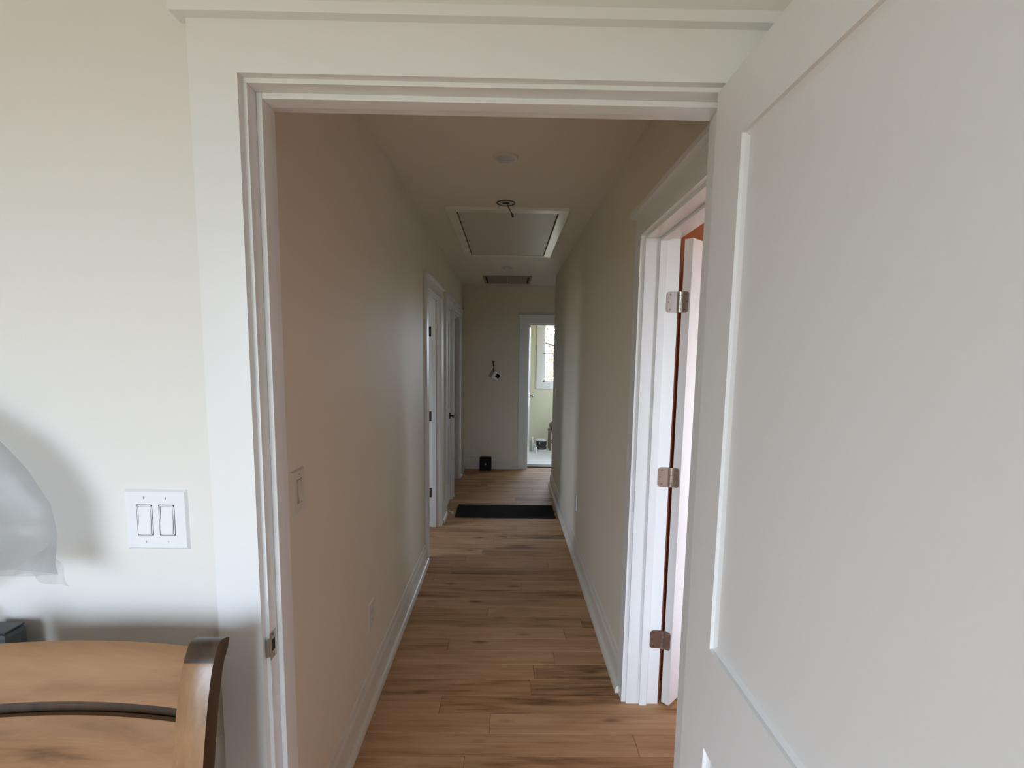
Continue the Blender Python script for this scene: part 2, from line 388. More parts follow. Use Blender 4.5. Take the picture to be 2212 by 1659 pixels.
baseboard('baseboard_end', (XL, YE), (ED[0]-.115, YE), (0, -1))
baseboard('baseboard_end_room', (EX0, EB), (EX1, EB), (0, -1))
baseboard('baseboard_front', (FX0, YF), (-.613, YF), (0, -1))

# ------------------------------------------------------------------ door trims
def frame_pos(axis, face, n):
    """map (u along wall, d out of wall, z) -> world box. axis 'x': wall runs along x, face is y, n=-1/+1 outward"""
    def f(u0, u1, d0, d1, z0, z1):
        a, b = face+n*d0, face+n*d1
        lo, hi = min(a, b), max(a, b)
        return (u0, u1, lo, hi, z0, z1) if axis == 'x' else (lo, hi, u0, u1, z0, z1)
    return f
def door_trim(name, axis, face, n, u0, u1, h, depth, label, cw=.092, ct=.018, head=.095, stop=(.030, .064), reveal=.012, cap=True, back=True, hh=None):
    f = frame_pos(axis, face, n)
    c = ((u0+u1)/2)
    r = empty(name, (c, face, 0) if axis == 'x' else (face, c, 0)); struct(r, label)
    for a, b in ((u0-reveal-cw+.0, u0-reveal), (u1+reveal, u1+reveal+cw)):
        obj('casing_leg', B(f(a, b, 0, ct, 0, h+reveal)), 'trim', r)
    obj('casing_head', B(f(u0-reveal-cw, u1+reveal+cw, 0, ct, h+reveal, h+reveal+head)), 'trim', r)
    if cap: obj('head_cap', B(f(u0-reveal-cw-.020, u1+reveal+cw+.020, 0, ct+.023, h+reveal+head, h+reveal+head+.021)), 'trim', r, bevel=.0015)
    if back:
        for a, b in ((u0-reveal-cw+.03, u0-reveal), (u1+reveal, u1+reveal+cw-.03)):
            obj('casing_leg', B(f(a, b, -depth-ct, -depth, 0, h+reveal)), 'trim', r, bevel=.0015)
        obj('casing_head', B(f(u0-reveal-cw+.03, u1+reveal+cw-.03, -depth-ct, -depth, h+reveal, h+reveal+.09)), 'trim', r, bevel=.0015)
    e = .0012
    for a, b in ((u0-.018, u0), (u1, u1+.018)):
        obj('jamb_leg', B(f(a, b, -depth, -e*0, 0, h)), 'trim', r, bevel=.0012)
    obj('jamb_head', B(f(u0-.018, u1+.018, -depth, 0, h, h+.018)), 'trim', r, bevel=.0012)
    s0, s1 = -stop[0], -stop[1]
    for a, b in ((u0, u0+.012), (u1-.012, u1)):
        obj('stop_leg', B(f(a, b, s0, s1, 0, h)), 'trim', r, bevel=.002)
    obj('stop_head', B(f(u0+.012, u1-.012, s0, s1, h-.012, h)), 'trim', r, bevel=.002)
    return r
t1 = door_trim('trim_1', 'x', YF, -1, -.5125, .438, 2.0325, YB-YF, 'white casing and jamb of the near doorway', cw=.092, back=False, reveal=.0085, stop=(.035, .074))
t2 = door_trim('trim_2', 'y', XR, -1, RD[0], RD[1], RD[2], XR2-XR, 'white casing and jamb of the doorway to the terracotta room', stop=(.056, .088), back=False, cw=.085, head=.085)
t3 = door_trim('trim_3', 'y', XL, 1, D1[0], D1[1], D1[2], XL-XL2, 'white casing of the first doorway on the left', cw=.085, head=.075)
t4 = door_trim('trim_4', 'y', XL, 1, D2[0], D2[1], D2[2], XL-XL2, 'white casing of the closed door on the left', stop=(.040, .07), cw=.08, head=.072)
t5 = door_trim('trim_5', 'y', XL, 1, D3[0], D3[1], D3[2], XL-XL2, 'white casing of the third doorway on the left', cw=.08, head=.06)
t6 = door_trim('trim_6', 'x', YE, -1, ED[0], ED[1], ED[2], YE2-YE, 'white casing of the doorway in the end wall', cw=.108, head=.085, back=False)

# strike plate on the near left jamb
sp = empty('strike_plate', (-.5125, 1.072, .87), t1); sp['label'] = 'nickel strike plate'
bm = B((-.5125, -.511, 1.058, 1.088, .838, .900)); obj('plate', bm, 'nickel', sp, bevel=.0006)
bm = bmesh.new(); pts = [(-.5118, 1.060), (-.5125, 1.056), (-.515, 1.0525), (-.518, 1.052)]
rows_ = [[Vector((x, y, z)) for x, y in pts] for z in (.848, .890)]
V = sheet(bm, rows_); bmesh.ops.solidify(bm, geom=bm.faces[:], thickness=.0015); obj('lip', bm, 'nickel', sp)
obj('latch_hole', B((-.5111, -.5107, 1.066, 1.080, .856, .882)), 'dark', sp)
for z in (.845, .893):
    bm = bmesh.new(); cyl(bm, (-.5111, 1.073, z), (-.5103, 1.073, z), .0032, seg=12); obj('screw', bm, 'screw', sp)

# ------------------------------------------------------------------ doors
def slab(root, L, H, T, stile=.115, top=.12, bot=.2, mid=None, recess=.011, mat='door'):
    """door slab in local coordinates x 0..L (0 = hinge side), y 0..T, z 0..H. returns list of (name,bm,mat)"""
    zs = [(bot, mid[0]), (mid[1], H-top)] if mid else [(bot, H-top)]
    parts = []
    bxs = [(0, stile, 0, T, 0, H), (L-stile, L, 0, T, 0, H), (stile, L-stile, 0, T, 0, bot), (stile, L-stile, 0, T, H-top, H)]
    if mid: bxs.append((stile, L-stile, 0, T, mid[0], mid[1]))
    parts.append(('frame', B(*bxs), mat))
    for a, b in zs:
        bm = bmesh.new(); x0, x1 = stile, L-stile
        # raised cove on both faces: flat panel with a small sloped rim
        for yy, s in ((recess, -1), (T-recess, 1)):
            o = [(x0, yy+s*.004, a), (x1, yy+s*.004, a), (x1, yy+s*.004, b), (x0, yy+s*.004, b)]
            e = .010
            i = [(x0+e, yy, a+e), (x1-e, yy, a+e), (x1-e, yy, b-e), (x0+e, yy, b-e)]
            vo = [bm.verts.new(p) for p in o]; vi = [bm.verts.new(p) for p in i]
            for k in range(4): bm.faces.new((vo[k], vo[(k+1) % 4], vi[(k+1) % 4], vi[k]))
            bm.faces.new(vi)
        parts.append(('panel', bm, mat))
    return parts
def local(name, bm, mat, parent, **k):
    o = obj(name, bm, mat, None, **k); o.parent = parent; return o
def make_door(name, hinge, ang, L, H, T, label, **k):
    r = empty(name, (hinge[0], hinge[1], .010)); r.rotation_euler.z = ang; struct(r, label)
    for nm, bm, mt in slab(r, L, H, T, **k): local(nm, bm, mt, r)
    return r
def rounded_rect(bm, w, h, r, t, round_side=1):
    """leaf plate in local x 0..w, z 0..h, y 0..t ; corners at x=w rounded"""
    P = [(0, 0)]
    for cx_, cz_, a0 in ((w-r, r, -90), (w-r, h-r, 0)):
        for q in range(7):
            a = math.radians(a0+q*15); P.append((cx_+r*math.cos(a), cz_+r*math.sin(a)))
    P.append((0, h))
    loft(bm, [[Vector((x, 0, z)) for x, z in P], [Vector((x, t, z)) for x, z in P]])
def lever_handle(root, x, z, y, s, direction):
    """lever set on a door face; s = outward sign along local y; direction = +1/-1 along local x"""
    h = empty('lever_handle', (x, y, z)); h.parent = root
    bm = bmesh.new(); cyl(bm, (0, 0, 0), (0, s*.010, 0), .030, .027, 24); local('rosette', bm, 'bronze', h, smooth=True)
    bm = bmesh.new(); cyl(bm, (0, s*.010, 0), (0, s*.048, 0), .011, .010, 14); local('neck', bm, 'bronze', h, smooth=True)
    bm = bmesh.new(); tube(bm, [(0, s*.050, 0), (direction*.02, s*.053, 0), (direction*.06, s*.053, .001), (direction*.105, s*.050, -.002), (direction*.115, s*.045, -.003)], [.0115, .0105, .0090, .0085, .006], 12)
    local('lever', bm, 'bronze', h, smooth=True)
    return h

# near open door, hinged on the right jamb, swung to 90 degrees towards the camera
d1 = empty('door_1', (.400, 1.043, .010)); d1.rotation_euler.z = -math.pi/2; struct(d1, 'white two-panel door standing open beside the camera')
# local x runs towards the camera, local y runs to +X
for nm, bm, mt in slab(d1, .914, 2.012, .035, stile=.118, top=.120, bot=.22, mid=(.737, .945), recess=.011): local(nm, bm, mt, d1)
for z in (.25, 1.0, 1.72):
    h = empty('hinge', (0, .035, z)); h.parent = d1
    bm = bmesh.new(); cyl(bm, (-.004, .006, 0), (-.004, .006, .089), .006, seg=12); local('knuckle', bm, 'nickel', h)
    local('leaf', B((-.0015, 0, -.032, 0, 0, .089)), 'nickel', h)
lever_handle(d1, .914-.06, .90, 0, -1, -1); lever_handle(d1, .914-.06, .90, .035, 1, -1)

# door of the terracotta room, opened far back into it
A = Vector((.700, 2.080)); d = Vector((.72, .694)).normalized(); ang = math.atan2(d.y, d.x)
d2 = empty('door_2', (A.x+.035*d.y, A.y-.035*d.x, .012)); d2.rotation_euler.z = ang; struct(d2, 'white door opened into the terracotta side room')
# local y = left of direction; slab occupies y 0..T from the visible face back to the wall side
for nm, bm, mt in slab(d2, .745, 1.975, .035, stile=.115, top=.12, bot=.2, mid=(.74, .92), recess=.008): local(nm, bm, mt, d2)
lever_handle(d2, .685, .90, 0, -1, -1)
# three hinges between jamb and door
for z0 in (.262, .982, 1.700):
    h = empty('hinge', (.690, 2.078, z0), t2); h['label'] = 'satin nickel butt hinge'
    HH = .083
    bm = bmesh.new(); rounded_rect(bm, .045, HH, .014, .002)
    bmesh.ops.transform(bm, matrix=Matrix.Translation((-.007, 2.0825-2.078-.002, 0)) @ Matrix.Scale(-1, 4, (1, 0, 0)), verts=bm.verts)
    la = local('leaf', bm, 'nickel', h)
    e = Vector((.694, -.72))      # along the door edge
    bm = bmesh.new(); rounded_rect(bm, .030, HH, .012, .002)
    bmesh.ops.transform(bm, matrix=Matrix.Translation((.008, -.0005, 0)) @ Matrix.Rotation(math.atan2(e.y, e.x), 4, 'Z') @ Matrix.Translation((0, -.0025, 0)), verts=bm.verts)
    lb = local('leaf', bm, 'nickel', h)
    for q in range(5):
        bm = bmesh.new(); cyl(bm, (.0, -.002, q*HH/5+.0006), (.0, -.002, (q+1)*HH/5-.0006), .0058, seg=14); local('knuckle', bm, 'nickel', h, smooth=True)
    for (x, z) in ((-.036, .012), (-.043, HH/2), (-.036, HH-.012)):
        bm = bmesh.new(); cyl(bm, (x, .0026, z), (x, .0012, z), .0034, .0028, 12); local('screw', bm, 'screw', h)
    for (t, z) in ((.018, .012), (.024, HH/2), (.018, HH-.012)):
        px, py = .008+e.x*t, -.0005+e.y*t; nx, ny = -.72, -.694
        bm = bmesh.new(); cyl(bm, (px+nx*.0024, py+ny*.0024, z), (px+nx*.0040, py+ny*.0040, z), .0034, .0028, 12); local('screw', bm, 'screw', h)

# closed door on the left
d3 = empty('door_3', (XL-.004, D2[0]+.003, .010)); d3.rotation_euler.z = math.pi/2; struct(d3, 'white panelled door closed on the left of the hallway')
for nm, bm, mt in slab(d3, D2[1]-D2[0]-.006, 1.970, .035, stile=.10, top=.12, bot=.17, mid=(.80, .98), recess=.010): local(nm, bm, mt, d3)
lever_handle(d3, D2[1]-D2[0]-.075, .895, 0, -1, -1)

# first left doorway: door swung away into the left room, hinges on the far jamb
d5 = empty('door_4', (XL2-.040, D1[1]+.05, .010)); d5.rotation_euler.z = math.pi*0.985; struct(d5, 'white door opened into the left room')
for nm, bm, mt in slab(d5, .68, 1.965, .035, stile=.10, top=.12, bot=.17, mid=(.80, .98)): local(nm, bm, mt, d5)
for z in (.27, .95, 1.68):
    h = empty('hinge', (XL2+.006, D1[1]-.001, z), t3); h['label'] = 'dark metal hinge'
    local('leaf', B((0, .034, -.0005, .0014, 0, .085)), 'bronze', h); bm = bmesh.new(); cyl(bm, (-.004, -.003, 0), (-.004, -.003, .085), .0055, seg=10); local('knuckle', bm, 'bronze', h)

# end door, hinged left, opened into the end room
a6 = math.radians(85.5)
d6 = empty('door_5', (ED[0]+.010, YE2+.006, .016)); d6.rotation_euler.z = a6; struct(d6, 'white door opened into the end room')
for nm, bm, mt in slab(d6, .70, 1.930, .035, stile=.10, top=.12, bot=.17, mid=(.80, .98)): local(nm, bm, mt, d6)
lever_handle(d6, .64, .93, 0, -1, -1)
for z in (.275, 1.0, 1.71):
    h = empty('hinge', (ED[0], YE2-.002, z), t6); h['label'] = 'dark metal hinge'
    local('leaf', B((0, .002, -.034, 0, 0, .085)), 'bronze', h); bm = bmesh.new(); cyl(bm, (.005, .004, 0), (.005, .004, .085), .0065, seg=10); local('knuckle', bm, 'bronze', h)

# ------------------------------------------------------------------ windows
def window(name, axis, face, n, u0, u1, z0, z1, depth, label, casing=True, sash=.045):
    f = frame_pos(axis, face, n); c = (u0+u1)/2
    r = empty(name, (c, face, z0) if axis == 'x' else (face, c, z0)); struct(r, label)
    cw = .095
    if casing:
        obj('casing', B(f(u0-cw, u0, 0, .018, z0-cw, z1+cw)), 'trim', r, bevel=.002)
        obj('casing', B(f(u1, u1+cw, 0, .018, z0-cw, z1+cw)), 'trim', r, bevel=.002)
        obj('casing', B(f(u0, u1, 0, .018, z1, z1+cw)), 'trim', r, bevel=.002)
        obj('casing', B(f(u0, u1, 0, .018, z0-cw, z0)), 'trim', r, bevel=.002)
    for b in ((u0, u0+.02, z0, z1), (u1-.02, u1, z0, z1), (u0+.02, u1-.02, z0, z0+.02), (u0+.02, u1-.02, z1-.02, z1)):
        obj('jamb', B(f(b[0], b[1], -depth, 0, b[2], b[3])), 'trim', r)
    zm = (z0+z1)/2
    for a, b, dd in ((z0+.02, zm+.012, .045), (zm-.012, z1-.02, .075)):
        s = sash*.5; x0, x1 = u0+.02, u1-.02
        q = obj('sash', B(f(x0, x0+s+.012, -dd-.028, -dd, a, b), f(x1-s-.012, x1, -dd-.028, -dd, a, b), f(x0, x1, -dd-.028, -dd, a, a+s), f(x0, x1, -dd-.028, -dd, b-s, b)), 'trim', r, bevel=.0)
        obj('pane', B(f(x0+s, x1-s, -dd-.016, -dd-.012, a+s, b-s)), 'glass', q)
    return r
window('window_1', 'x', EB, -1, EW[0], EW[1], EW[2], EW[3], .12, 'white double-hung window in the end room')
window('window_2', 'x', FY0, 1, WX0, WX1, WZ0, WZ1, .12, 'large window of the near room behind the camera')
window('window_3', 'x', YB, 1, RW[0], RW[1], RW[2], RW[3], .12, 'window of the terracotta room')
window('added_window_5', 'y', EX1, -1, EW2[0], EW2[1], EW2[2], EW2[3], .12, 'added unseen side window that brightens the end room')
window('window_4', 'y', LX, 1, LW[0], LW[1], LW[2], LW[3], .12, 'window of the left room')

# ------------------------------------------------------------------ switches and outlets
def gang_plate(name, label, axis, face, n, uc, zc, w, h, gangs, mat='plate', cat='light switch', kind='rocker'):
    f = frame_pos(axis, face, n)
    r = thing(name, (uc, face, zc) if axis == 'x' else (face, uc, zc), label, cat)
    # plate ring made of strips so that the rockers sit in real openings
    ow, oh = .034, .067; pitch_ = .0465
    cs = [uc+(g-(gangs-1)/2)*pitch_ for g in range(gangs)]
    bm = bmesh.new(); t = .0065
    box(bm, *f(uc-w/2, uc+w/2, 0, t, zc+oh/2, zc+h/2)); box(bm, *f(uc-w/2, uc+w/2, 0, t, zc-h/2, zc-oh/2))
    xs = [uc-w/2]
    for c in cs: xs += [c-ow/2, c+ow/2]
    xs.append(uc+w/2)
    for a, b in zip(xs[::2], xs[1::2]): box(bm, *f(a, b, 0, t, zc-oh/2, zc+oh/2))
    bmesh.ops.remove_doubles(bm, verts=bm.verts, dist=1e-5)
    obj('plate', bm, mat, r)
    # sloped outer rim
    bm = bmesh.new(); o_ = .004
    def P(u, d, z): q = f(u, u, d, d, z, z); return (q[0], q[2], q[4])
    lo = [P(uc-w/2-o_, 0, zc-h/2-o_), P(uc+w/2+o_, 0, zc-h/2-o_), P(uc+w/2+o_, 0, zc+h/2+o_), P(uc-w/2-o_, 0, zc+h/2+o_)]
    hi = [P(uc-w/2, t, zc-h/2), P(uc+w/2, t, zc-h/2), P(uc+w/2, t, zc+h/2), P(uc-w/2, t, zc+h/2)]
    a = [bm.verts.new(p) for p in lo]; b = [bm.verts.new(p) for p in hi]
    for k in range(4): bm.faces.new((a[k], a[(k+1) % 4], b[(k+1) % 4], b[k]))
    obj('rim', bm, mat, r)
    for c in cs:
        if kind == 'rocker':
            g = .0016
            fr = obj('rocker_frame', B(f(c-ow/2+g, c+ow/2-g, 0, .0072, zc-oh/2+g, zc-oh/2+.0035), f(c-ow/2+g, c+ow/2-g, 0, .0072, zc+oh/2-.0035, zc+oh/2-g), f(c-ow/2+g, c-ow/2+.0032, 0, .0072, zc-oh/2+g, zc+oh/2-g), f(c+ow/2-.0032, c+ow/2-g, 0, .0072, zc-oh/2+g, zc+oh/2-g)), mat, r)
            bm = bmesh.new(); x0, x1 = c-ow/2+.0045, c+ow/2-.0045
            prof = [(zc-oh/2+.0045, .0105), (zc, .0075), (zc+oh/2-.0045, .0060), (zc+oh/2-.0045, 0), (zc-oh/2+.0045, 0)]
            loft(bm, [[Vector(P(x0, dd, zz)) for zz, dd in prof], [Vector(P(x1, dd, zz)) for zz, dd in prof]])
            obj('rocker', bm, mat, r)
        else:
            obj('receptacle', B(f(c-ow/2+.001, c+ow/2-.001, 0, .0078, zc-oh/2+.001, zc+oh/2-.001)), mat, r, bevel=.001)
            for dz in (-.019, .019):
                obj('slot', B(f(c-.0075, c-.0055, .0070, .0080, zc+dz-.004, zc+dz+.004)), 'dark', r)
                obj('slot', B(f(c+.0055, c+.0075, .0070, .0080, zc+dz-.003, zc+dz+.003)), 'dark', r)
        for dz in (-.048, .048):
            p0, p1 = Vector(P(c, .0060, zc+dz)), Vector(P(c, .0073, zc+dz))
            bm = bmesh.new(); cyl(bm, p0, p1, .0032, .0026, 12); s = obj('screw', bm, mat, r)
            obj('screw_slot', B(f(c-.0006, c+.0006, .0070, .00745, zc+dz-.0026, zc+dz+.0026)), 'screw', s)
    return r
gang_plate('light_switch', 'white double rocker switch plate on the bright wall left of the doorway', 'x', YF, -1, -.739, 1.157, .124, .122, 2)
gang_plate('light_switch', 'single rocker switch on the dim left wall of the hallway', 'y', XL, 1, 1.394, 1.132, .076, .116, 1, 'plate_warm')
gang_plate('wall_outlet', 'outlet plate low on the left hallway wall above baseboard', 'y', XL, 1, 2.115, .385, .076, .116, 1, 'plate_warm', 'outlet', 'outlet')
gang_plate('wall_outlet', 'outlet plate low on the right hallway wall', 'y', XR, -1, 3.80, .420, .076, .116, 1, 'plate_warm', 'outlet', 'outlet')
gang_plate('light_switch', 'switch plate near the far corner of the right hallway wall', 'y', XR, -1, 5.60, 1.125, .076, .116, 1, 'plate_warm')

# ------------------------------------------------------------------ ceiling fixtures
L1 = thing('recessed_light', (-.019, 2.50, CEIL), 'round recessed ceiling light with pale lens, nearest in the hallway', 'ceiling light')
bm = bmesh.new(); lathe(bm, (-.019, 2.50, CEIL), [(.060, 0), (.060, -.003), (.055, -.008), (.043, -.009), (.040, -.004), (.040, 0)], 40); obj('trim_ring', bm, 'canring', L1, smooth=True)
bm = bmesh.new(); lathe(bm, (-.019, 2.50, CEIL), [(.040, -.0040), (.036, -.0065), (.020, -.0078), (.0005, -.008)], 32); obj('lens', bm, 'lens', L1, smooth=True)
L2 = thing('ceiling_junction_box', (-.019, 3.21, CEIL), 'open round ceiling box with dangling wires in front of the hatch', 'junction box')
bm = bmesh.new(); lathe(bm, (-.019, 3.21, CEIL), [(.058, 0), (.058, -.004), (.050, -.005), (.047, -.001), (.047, 0)], 36); obj('outer_ring', bm, 'bronze', L2, smooth=True)
bm = bmesh.new(); lathe(bm, (-.019, 3.21, CEIL), [(.0465, 0), (.0465, -.003), (.026, -.004), (.024, -.001), (.024, 0)], 36); obj('mounting_plate', bm, 'canring', L2, smooth=True)
bm = bmesh.new(); lathe(bm, (-.019, 3.21, CEIL), [(.026, -.0008), (.0005, -.0012)], 24); obj('opening', bm, 'dark', L2)
bm = bmesh.new(); tube(bm, spline([(-.010, 3.205, CEIL), (-.004, 3.18, CEIL-.03), (.006, 3.15, CEIL-.06), (.020, 3.13, CEIL-.088)]), .0028, 8); obj('wire', bm, 'cord', L2, smooth=True)
bm = bmesh.new(); tube(bm, [(.018, 3.131, CEIL-.083), (.021, 3.128, CEIL-.092), (.024, 3.126, CEIL-.106)], [.0045, .0075, .006], 10); obj('wire_connector', bm, 'cord', L2, smooth=True)

H0 = thing('attic_hatch', (0, 4.0, CEIL), 'framed attic hatch set in the hallway ceiling', 'attic hatch')
hx0, hx1, hy0, hy1 = -.395, .380, 3.29, 4.78; tw = .062; hz = CEIL-.020
obj('frame_rail', B((hx0, hx1, hy0, hy0+tw, hz, CEIL)), 'hatch', H0, bevel=.002)
obj('frame_rail', B((hx0, hx1, hy1-tw, hy1, hz, CEIL)), 'hatch', H0, bevel=.002)
obj('frame_stile', B((hx0, hx0+tw, hy0+tw, hy1-tw, hz, CEIL)), 'hatch', H0, bevel=.002)
obj('frame_stile', B((hx1-tw, hx1, hy0+tw, hy1-tw, hz, CEIL)), 'hatch', H0, bevel=.002)
obj('gap_backing', B((hx0+tw, hx1-tw, hy0+tw, hy1-tw, CEIL-.003, CEIL-.001)), 'dark', H0)
obj('hatch_panel', B((hx0+tw+.008, hx1-tw-.008, hy0+tw+.002, hy1-tw-.005, hz+.004, CEIL-.003)), 'hatch_panel', H0, bevel=.0015)

SD = thing('ceiling_detector_base', (-.013, 5.44, CEIL), 'small round white detector base on the ceiling beyond the hatch', 'detector')
bm = bmesh.new(); lathe(bm, (-.013, 5.44, CEIL), [(.062, 0), (.062, -.006), (.055, -.010), (.0005, -.010)], 32); obj('base', bm, 'canring', SD, smooth=True)
for x in (-.045, .020): obj('slot', B((x-.012, x+.012, 5.425, 5.437, CEIL-.0106, CEIL-.0098)), 'dark', SD)

VT = thing('return_air_grille', (-.008, 6.26, CEIL), 'dark louvred air grille in the ceiling by the end wall', 'vent')
vx0, vx1, vy0, vy1 = -.290, .275, 5.97, 6.56
for b in ((vx0, vx1, vy0, vy0+.03), (vx0, vx1, vy1-.03, vy1), (vx0, vx0+.025, vy0+.03, vy1-.03), (vx1-.025, vx1, vy0+.03, vy1-.03)):
    obj('frame', B((b[0], b[1], b[2], b[3], CEIL-.010, CEIL)), 'grille', VT, bevel=.002)
obj('cavity', B((vx0+.025, vx1-.025, vy0+.03, vy1-.03, CEIL-.003, CEIL-.001)), 'dark', VT)
for k in range(16):
    y = vy0+.045+k*.0325; bm = bmesh.new()
    loft(bm, [[Vector((x, y, CEIL-.004)), Vector((x, y+.002, CEIL-.004)), Vector((x, y+.012, CEIL-.012)), Vector((x, y+.010, CEIL-.012))] for x in (vx0+.05, vx1-.05)])
    obj('slat', bm, 'grille', VT)
obj('divider', B((-.012, -.004, vy0+.03, vy1-.03, CEIL-.014, CEIL-.003)), 'canring', VT)
obj('latch', B((-.014, 0, vy1-.10, vy1-.02, CEIL-.022, CEIL-.010)), 'plate', VT)

# ------------------------------------------------------------------ end wall items
TH = thing('thermostat', (-.14, YE, 1.27), 'white thermostat hanging crooked by its wire on the end wall', 'thermostat')
bm = bmesh.new(); tube(bm, spline([(-.179, YE, 1.452), (-.182, YE-.012, 1.42), (-.172, YE-.016, 1.38), (-.178, YE-.02, 1.35), (-.172, YE-.03, 1.325)]), .006, 8); obj('wire', bm, 'cord', TH, smooth=True)
bm = bmesh.new(); lathe(bm, (0, 0, 0), [(.017, 0), (.017, .004), (.0005, .005)], 16); bmesh.ops.transform(bm, matrix=Matrix.Translation((-.179, YE, 1.45)) @ Matrix.Rotation(math.pi/2, 4, 'X'), verts=bm.verts); obj('wire_hole', bm, 'cord', TH)
Rm = Matrix.Translation((-.135, YE-.022, 1.262)) @ Matrix.Rotation(math.radians(32), 4, 'Y')
def rot(bm): bmesh.ops.transform(bm, matrix=Rm, verts=bm.verts); return bm
obj('body', rot(B((-.052, .052, -.013, .013, -.052, .052))), 'plate', TH, bevel=.006)
obj('screen', rot(B((-.016, .040, -.0145, -.0125, -.018, .036))), 'screen', TH)
obj('back_plate', rot(B((-.095, -.060, .004, .018, -.06, .06))), 'grille', TH, bevel=.002)
CP = thing('cable_stub', (-.256, YE, .346), 'small white cable stub low on the end wall', 'cable')
bm = bmesh.new(); cyl(bm, (-.256, YE, .346), (-.256, YE-.012, .346), .018, .014, 16); obj('grommet', bm, 'plate', CP, smooth=True)
bm = bmesh.new(); tube(bm, [(-.256, YE-.01, .346), (-.248, YE-.03, .342), (-.235, YE-.036, .334)], .006, 8); obj('cable', bm, 'plate', CP, smooth=True)

BB = thing('speaker_box', (-.270, 6.745, 0), 'small black box on the floor against the end wall', 'box')
obj('body', B((-.348, -.192, 6.69, 6.803, .004, .172)), 'black', BB, bevel=.006)
obj('front_face', B((-.338, -.202, 6.687, 6.691, .014, .162)), 'black', BB, bevel=.002)
bm = bmesh.new(); cyl(bm, (-.27, 6.6875, .09), (-.27, 6.685, .09), .012, seg=16); obj('badge', bm, 'screw', BB)
for x in (-.335, -.205):
    for y in (6.705, 6.79): obj('foot', B((x-.008, x+.008, y-.008, y+.008, 0, .005)), 'black', BB)

# ------------------------------------------------------------------ floor items
MT = thing('floor_mat', (0, 4.87, 0), 'dark charcoal rectangular mat lying across the hallway floor', 'mat')
bm = bmesh.new(); nx, ny = 60, 26; mx0, mx1, my0, my1 = -.470, .478, 4.69, 5.08
V = [[bm.verts.new((mx0+(mx1-mx0)*i/nx, my0+(my1-my0)*k/ny, .009+.0018*random.random())) for i in range(nx+1)] for k in range(ny+1)]
for k in range(ny):
    for i in range(nx): bm.faces.new((V[k][i], V[k][i+1], V[k+1][i+1], V[k+1][i]))
obj('pile', bm, 'mat', MT)
obj('backing', B((mx0-.006, mx1+.006, my0-.006, my1+.006, 0, .0085)), 'black', MT, bevel=.002)
DS = obj('door_stop_cap', B(), 'plate') if False else None
bm = bmesh.new(); lathe(bm, (-.505, 4.80, 0), [(.010, 0), (.011, .008), (.008, .018), (.0005, .021)], 16)
DC = thing('door_stop', (-.505, 4.80, 0), 'tiny white rubber stop on the floor beside the mat', 'door stop'); obj('cap', bm, 'plate', DC, smooth=True)
bm = bmesh.new(); tube(bm, [(-.505, 4.80, .010), (-.549, 4.80, .030)], .004, 8); obj('rod', bm, 'plate', DC)

# end room items
PC = thing('paint_can', (.578, 8.20, .004), 'white paint can with black label on the white floor of the end room', 'paint can')
bm = bmesh.new(); lathe(bm, (.578, 8.20, .004), [(.076, 0), (.082, .004), (.082, .176), (.085, .180), (.085, .190), (.079, .192), (.076, .186), (.0005, .186)], 36); obj('body', bm, 'can', PC, smooth=True)
bm = bmesh.new(); lathe(bm, (.578, 8.20, .004), [(.0828, .034), (.0832, .036), (.0832, .165), (.0828, .167)], 36); lab = obj('label', bm, 'label', PC, smooth=True)
bm = bmesh.new(); cyl(bm, (.545, 8.1235, .145), (.545, 8.1215, .145), .013, seg=18); obj('roundel', bm, 'can', lab)
bm = bmesh.new(); tube(bm, spline([(.494, 8.20, .150), (.496, 8.13, .125), (.53, 8.105, .080), (.578, 8.098, .062), (.626, 8.105, .080), (.66, 8.13, .125), (.662, 8.20, .150)]), .0022, 6); obj('wire_handle', bm, 'screw', PC, smooth=True)
def bottle(name, x, y, r, h, mat, label, capm='plate'):
    t = thing(name, (x, y, .004), label, 'bottle')
    bm = bmesh.new(); lathe(bm, (x, y, .004), [(r*.92, 0), (r, .005), (r, h*.66), (r*.8, h*.76), (r*.42, h*.82), (r*.42, h*.87)], 20); obj('body', bm, mat, t, smooth=True)
    bm = bmesh.new(); lathe(bm, (x, y, .004), [(r*.52, h*.86), (r*.52, h*.98), (r*.46, h), (.0005, h)], 18); obj('cap', bm, capm, t, smooth=True)
bottle('bottle', .425, 8.16, .030, .235, 'clear', 'tall milky bottle with white cap beside the end room door')
bottle('bottle', .475, 8.02, .024, .125, 'can', 'short white bottle just left of the paint can')
ST = thing('step_stool', (.87, 8.35, .004), 'brown wooden stool half hidden at the right of the end room', 'stool')
obj('seat', B((.70, 1.05, 8.22, 8.52, .30, .33)), 'stool', ST, bevel=.008)
for x in (.725, 1.025):
    for y in (8.245, 8.495): obj('leg', B((x-.014, x+.014, y-.014, y+.014, .004, .30)), 'stool', ST, bevel=.003)
for y in (8.245, 8.495): obj('rung', B((.735, 1.015, y-.008, y+.008, .12, .145)), 'stool', ST, bevel=.003)
SK = thing('cloth_bundle', (.80, 8.36, .33), 'crumpled tan drop cloth heaped on the brown stool', 'cloth')
bm = bmesh.new(); bmesh.ops.create_icosphere(bm, subdivisions=4, radius=1)
from mathutils import noise
for v in bm.verts:
    n = noise.noise(v.co*2.2)*.35+noise.noise(v.co*5)*.15
    v.co = Vector((.80+v.co.x*(.085+.03*n), 8.36+v.co.y*(.10+.04*n), .4015+max(v.co.z, -.72)*(.08+.03*n)))
obj('folds', bm, 'stool', SK, smooth=True)

